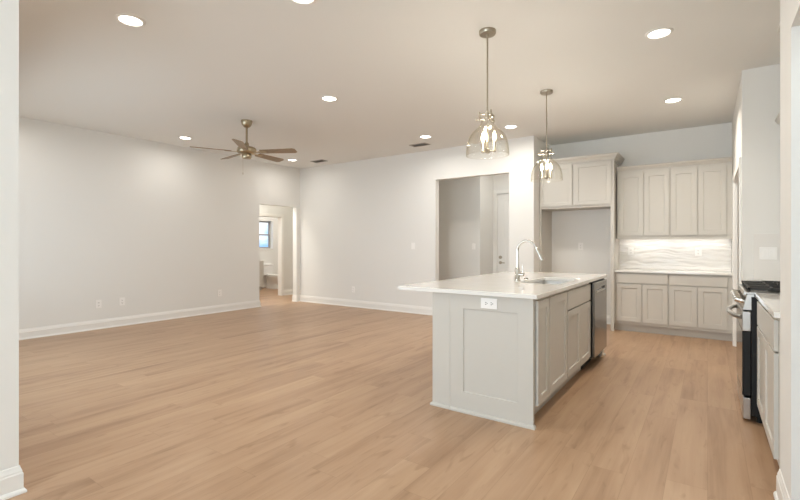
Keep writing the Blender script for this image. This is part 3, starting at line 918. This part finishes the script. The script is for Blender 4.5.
plate('light_switch', 'double rocker switch on the pantry wall above the range', 'switch', (0.468, YP - 0.011, 1.17), (1, 0, 0), (0, -1, 0), 0.128, 0.116, 'rocker2')

# ------------------------------------------------------------------ ceiling: recessed lights and vents
def can(loc, label):
    t = thing('recessed_light', label, 'light', loc, 'recessed ceiling lights')
    MB().lathe([(0.098, 0), (0.098, -0.003), (0.092, -0.008), (0.080, -0.010), (0.074, -0.004), (0.074, -0.0005)], loc, 40, cap=False).build('trim_ring', TRIM, t, smooth=True)
    MB().lathe([(0, -0.0035), (0.0745, -0.0035), (0.0745, -0.001), (0, -0.001)], loc, 40).build('lens', LENS, t, smooth=True)
    return t
CANS = [((-3.55, 1.56), 'recessed ceiling light alone high above the wide blank wall, nearest on that side'),
        ((-2.255, 2.075), 'recessed ceiling light cut off by the top edge of the photo'),
        ((-3.57, 3.70), 'recessed ceiling light between the ceiling fan and the nearer glass pendant'),
        ((-6.74, 3.765), 'recessed ceiling light beside the wide blank wall, before the ceiling fan'),
        ((-6.76, 5.96), 'small recessed ceiling light near the far room corner behind the fan blades'),
        ((-3.60, 5.86), 'recessed ceiling light next to the air vent in front of the wide hall opening'),
        ((-2.30, 6.06), 'recessed ceiling light seen between the two glass pendants'),
        ((-0.317, 4.06), 'recessed ceiling light over the aisle between island and range'),
        ((-0.32, 2.09), 'added recessed ceiling light over the aisle, unseen above the frame'),  # extra can added out of view to lift the aisle
        ((-0.33, 6.03), 'recessed ceiling light just in front of the back wall cabinets'),
        ((-6.74, 1.575), 'recessed ceiling light mostly hidden behind the near wall corner')]
c0 = None
for (x, y), lab in CANS:
    pw_ = 2.5 if (x > -1 and y < 3) else 4.4 if x < -6 else ((15.0 if y > 5 else 9.0) if x > -1 else (11.0 if y > 5 else CAN_POWER))
    if c0 is None: c0 = can((x, y, H), lab)
    else: dup(c0, (x, y, H), lab)
    area_light('recessed_lamp', (x, y, H - 0.012), (0, 0, 0), 0.13, 0.13, pw_, KITCHEN_WARM if x > -1 else WARM, R(140) if x > -1 else R(170), 'DISK')

def vent(loc, sx, sy, label):
    t = thing('air_vent', label, 'vent', loc, 'ceiling air vents')
    x, y, z = loc
    f = MB()
    f.box(x - sx / 2, x + sx / 2, y - sy / 2, y - sy / 2 + 0.022, z - 0.010, z).box(x - sx / 2, x + sx / 2, y + sy / 2 - 0.022, y + sy / 2, z - 0.010, z)
    f.box(x - sx / 2, x - sx / 2 + 0.022, y - sy / 2 + 0.022, y + sy / 2 - 0.022, z - 0.010, z).box(x + sx / 2 - 0.022, x + sx / 2, y - sy / 2 + 0.022, y + sy / 2 - 0.022, z - 0.010, z)
    f.build('frame', VENT, t, bevel=0.001)
    MB().box(x - sx / 2 + 0.02, x + sx / 2 - 0.02, y - sy / 2 + 0.02, y + sy / 2 - 0.02, z - 0.002, z - 0.0005).build('backing', SLOT, t)
    s = MB()
    k = 7
    for i in range(k):
        yy = y - sy / 2 + 0.03 + i * (sy - 0.06) / (k - 1)
        s.prism([(yy - 0.007, z - 0.010), (yy - 0.005, z - 0.010), (yy + 0.007, z - 0.003), (yy + 0.005, z - 0.003)], 0, x - sx / 2 + 0.02, x + sx / 2 - 0.02)
    s.build('louvres', VENT, t)
    return t
vent((-3.97, 6.28, H), 0.32, 0.17, 'dark louvred ceiling vent above the wide hall opening')
vent((-6.41, 6.35, H), 0.32, 0.17, 'dark louvred ceiling vent near the far room corner beyond the fan')

# ------------------------------------------------------------------ pendants
def pendant(loc, label):
    x, y, z = loc
    t = thing('glass_pendant', label, 'pendant light', loc, 'glass pendants over the island')
    MB().lathe([(0.066, 0), (0.066, -0.022), (0.060, -0.030), (0.012, -0.032), (0.010, -0.045), (0, -0.045)], loc, 36).build('canopy', NICKEL, t, smooth=True)
    MB().cyl((x, y, z - 0.04), (x, y, z - 0.955), 0.0065, 14).build('rod', NICKEL, t, smooth=True)
    col = MB()
    zt = z - 0.665
    col.lathe([(0.0075, 0.03), (0.018, 0.028), (0.018, -0.03), (0.0075, -0.032)], (x, y, zt), 20)
    cl = col.build('collar', NICKEL, t, smooth=True)
    # three prongs with thumbscrews gripping the glass neck
    for k in range(3):
        a = R(200 + 120 * k)
        ca, sa = math.cos(a), math.sin(a)
        pr_ = MB()
        pr_.cyl((x + 0.016 * ca, y + 0.016 * sa, zt + 0.012), (x + 0.068 * ca, y + 0.068 * sa, zt + 0.012), 0.005, 10)
        pr_.cyl((x + 0.062 * ca, y + 0.062 * sa, zt + 0.030), (x + 0.062 * ca, y + 0.062 * sa, zt - 0.042), 0.006, 10)
        po = pr_.build('prong', NICKEL, cl, smooth=True)
        MB().cyl((x + 0.030 * ca, y + 0.030 * sa, zt - 0.028), (x + 0.076 * ca, y + 0.076 * sa, zt - 0.028), 0.0045, 10).cyl((x + 0.074 * ca, y + 0.074 * sa, zt - 0.028), (x + 0.092 * ca, y + 0.092 * sa, zt - 0.028), 0.0105, 14).build('thumbscrew', NICKEL, cl, smooth=True)
    # bell-shaped glass, neck flared at the rim, open below
    prof = [(0.060, -0.672), (0.052, -0.690), (0.047, -0.708), (0.051, -0.732), (0.074, -0.762), (0.106, -0.790), (0.135, -0.823), (0.150, -0.856), (0.160, -0.893), (0.166, -0.935), (0.168, -0.982)]
    fine = []
    for (r0, h0), (r1, h1) in zip(prof, prof[1:]):
        for s in range(3): fine.append((r0 + (r1 - r0) * s / 3, h0 + (h1 - h0) * s / 3))
    fine.append(prof[-1])
    MB().lathe(fine, loc, 56, cap=False).build('glass_shade', SHADE, t, smooth=True).modifiers.new('thickness', 'SOLIDIFY').thickness = 0.003
    hb = MB()
    hb.lathe([(0.0065, -0.925), (0.020, -0.932), (0.020, -0.958), (0.008, -0.966), (0, -0.966)], loc, 20)
    hub = hb.build('socket_hub', NICKEL, t, smooth=True)
    for k in range(3):
        a = R(35 + 120 * k)
        cx, cy = x + 0.055 * math.cos(a), y + 0.055 * math.sin(a)
        ar = MB()
        ar.cyl((x + 0.012 * math.cos(a), y + 0.012 * math.sin(a), z - 0.946), (cx, cy, z - 0.946), 0.005, 10)
        ar.lathe([(0, -0.956), (0.013, -0.953), (0.015, -0.940), (0.010, -0.930), (0.010, -0.866), (0, -0.866)], (cx, cy, z), 16)
        ao = ar.build('candle_arm', NICKEL, t, smooth=True)
        MB().lathe([(0, -0.866), (0.008, -0.862), (0.0135, -0.842), (0.014, -0.828), (0.009, -0.808), (0.003, -0.790), (0, -0.784)], (cx, cy, z), 18).build('bulb', BULB, ao, smooth=True)
    return t
PENDS = [((-1.424, 3.249), 'clear glass pendant over the near end of the island, larger in view'), ((-1.448, 4.886), 'clear glass pendant over the far end of the island, smaller in view')]
p0 = None
for (x, y), lab in PENDS:
    if p0 is None: p0 = pendant((x, y, H), lab)
    else: dup(p0, (x, y, H), lab, rotz=R(18))
    pl = bpy.data.lights.new('pendant_lamp', 'POINT')
    pl.energy = PENDANT_POWER; pl.color = KITCHEN_WARM; pl.shadow_soft_size = 0.05
    po = bpy.data.objects.new('pendant_lamp', pl)
    COL.objects.link(po); po.location = (x, y, H - 0.83)

# ------------------------------------------------------------------ ceiling fan
fx, fy = -5.14, 3.73
t = thing('ceiling_fan', 'brass ceiling fan with five brown blades on a long rod', 'ceiling fan', (fx, fy, H))
MB().lathe([(0.075, 0), (0.074, -0.02), (0.062, -0.06), (0.040, -0.085), (0.022, -0.095), (0, -0.095)], (fx, fy, H), 36).build('canopy', BRASS, t, smooth=True)
MB().cyl((fx, fy, H - 0.08), (fx, fy, H - 0.345), 0.014).build('downrod', BRASS, t, smooth=True)
MB().lathe([(0, -0.295), (0.020, -0.296), (0.028, -0.310), (0.030, -0.338), (0.045, -0.350), (0.090, -0.358), (0.118, -0.370), (0.128, -0.392), (0.128, -0.425), (0.112, -0.446), (0.070, -0.456), (0, -0.457)], (fx, fy, H), 44).build('motor_housing', BRASS, t, smooth=True)
sw = MB().lathe([(0, -0.456), (0.060, -0.457), (0.064, -0.470), (0.064, -0.500), (0.054, -0.515), (0.020, -0.520), (0, -0.520)], (fx, fy, H), 32).build('switch_housing', BRASS, t, smooth=True)
ch = MB()
ch.cyl((fx - 0.055, fy - 0.02, H - 0.50), (fx - 0.055, fy - 0.02, H - 0.70), 0.0012, 6)
ch.lathe([(0, 0), (0.004, 0.003), (0.005, 0.02), (0.002, 0.032), (0, 0.032)], (fx - 0.055, fy - 0.02, H - 0.73), 10)
ch.build('pull_chain', BRASS, t)
zb = H - 0.425
for k in range(5):
    a = R(27 + 72 * k)
    rot = Matrix.Rotation(a, 3, 'Z') @ Matrix.Rotation(R(-13), 3, 'X')
    bl = MB()
    n = 14
    topv, botv = [], []
    pts = []
    for i in range(n + 1):
        s = i / n
        x = 0.20 + 0.50 * s
        hw = 0.052 + 0.018 * s
        if s > 0.94: hw *= math.sqrt(max(0.0, 1 - ((s - 0.94) / 0.06) ** 2)) * 0.35 + 0.65
        pts.append((x, hw))
    poly = [(x, -h_) for x, h_ in pts] + [(x, h_) for x, h_ in reversed(pts)]
    bl.prism(poly, 2, -0.004, 0.004)
    for v in bl.bm.verts:
        v.co = rot @ v.co + Vector((fx, fy, zb))
    bo_ = bl.build('blade', BLADE, t, bevel=0.0015)
    br = MB()
    br.prism([(0.10, -0.020), (0.16, -0.014), (0.20, -0.030), (0.27, -0.034), (0.285, 0.0), (0.27, 0.034), (0.20, 0.030), (0.16, 0.014), (0.10, 0.020)], 2, -0.011, -0.0045)
    for v in br.bm.verts:
        v.co = rot @ v.co + Vector((fx, fy, zb))
    br.build('bracket', BRASS, bo_, bevel=0.001)

# ------------------------------------------------------------------ bathroom: toilet and vanity
tx, ty = XB + 0.01, 8.30
t = thing('toilet', 'white toilet below the bathroom window', 'toilet', (tx + 0.35, ty, 0))
MB().box(tx, tx + 0.185, ty - 0.195, ty + 0.195, 0.36, 0.655).build('tank', PORC, t, bevel=0.025, seg=4)
MB().box(tx - 0.004, tx + 0.20, ty - 0.205, ty + 0.205, 0.656, 0.69).build('tank_lid', PORC, t, bevel=0.012, seg=3)
bw = MB()
def ell(cx, rx, ry, z, n=32):
    return [bw.bm.verts.new((cx + rx * math.cos(2 * math.pi * i / n), ty + ry * math.sin(2 * math.pi * i / n), z)) for i in range(n)]
rg = [ell(tx + 0.33, 0.245, 0.115, 0.0), ell(tx + 0.33, 0.235, 0.11, 0.03), ell(tx + 0.33, 0.215, 0.095, 0.13), ell(tx + 0.36, 0.245, 0.115, 0.21), ell(tx + 0.42, 0.27, 0.165, 0.30), ell(tx + 0.45, 0.275, 0.185, 0.36), ell(tx + 0.45, 0.275, 0.185, 0.375)]
for a, b in zip(rg, rg[1:]):
    for i in range(32): bw.bm.faces.new([a[i], a[(i + 1) % 32], b[(i + 1) % 32], b[i]])
bw.bm.faces.new(rg[0]); bw.bm.faces.new(rg[-1])
bw.build('bowl', PORC, t, smooth=True)
bw = MB()
rg = [ell(tx + 0.45, 0.28, 0.19, 0.378), ell(tx + 0.45, 0.283, 0.193, 0.39), ell(tx + 0.45, 0.275, 0.185, 0.41), ell(tx + 0.45, 0.20, 0.12, 0.418)]
for a, b in zip(rg, rg[1:]):
    for i in range(32): bw.bm.faces.new([a[i], a[(i + 1) % 32], b[(i + 1) % 32], b[i]])
bw.bm.faces.new(rg[0]); bw.bm.faces.new(rg[-1])
bw.build('seat_lid', PORC, t, smooth=True)
VY0, VY1 = 6.80, 7.84
t = thing('bathroom_vanity', 'greige vanity cabinet with white top beside the toilet', 'vanity', (-10.3, 7.3, 0))
MB().box(XB + 0.002, -10.05, VY0, VY1, 0.09, 0.80).build('cabinet', CAB, t, bevel=0.002)
MB().box(XB + 0.002, -10.12, VY0 + 0.01, VY1 - 0.01, 0, 0.09).build('toe_kick', CAB, t)
slab_x(t, VY0 + 0.04, VY1 - 0.04, 0.64, 0.78, -10.05, 1)
door_x(t, VY0 + 0.04, 7.315, 0.11, 0.62, -10.05, 1)
door_x(t, 7.325, VY1 - 0.04, 0.11, 0.62, -10.05, 1)
MB().box(XB + 0.002, -10.02, VY0 - 0.01, VY1 + 0.012, 0.801, 0.83).build('top', QUARTZ, t, bevel=0.003)
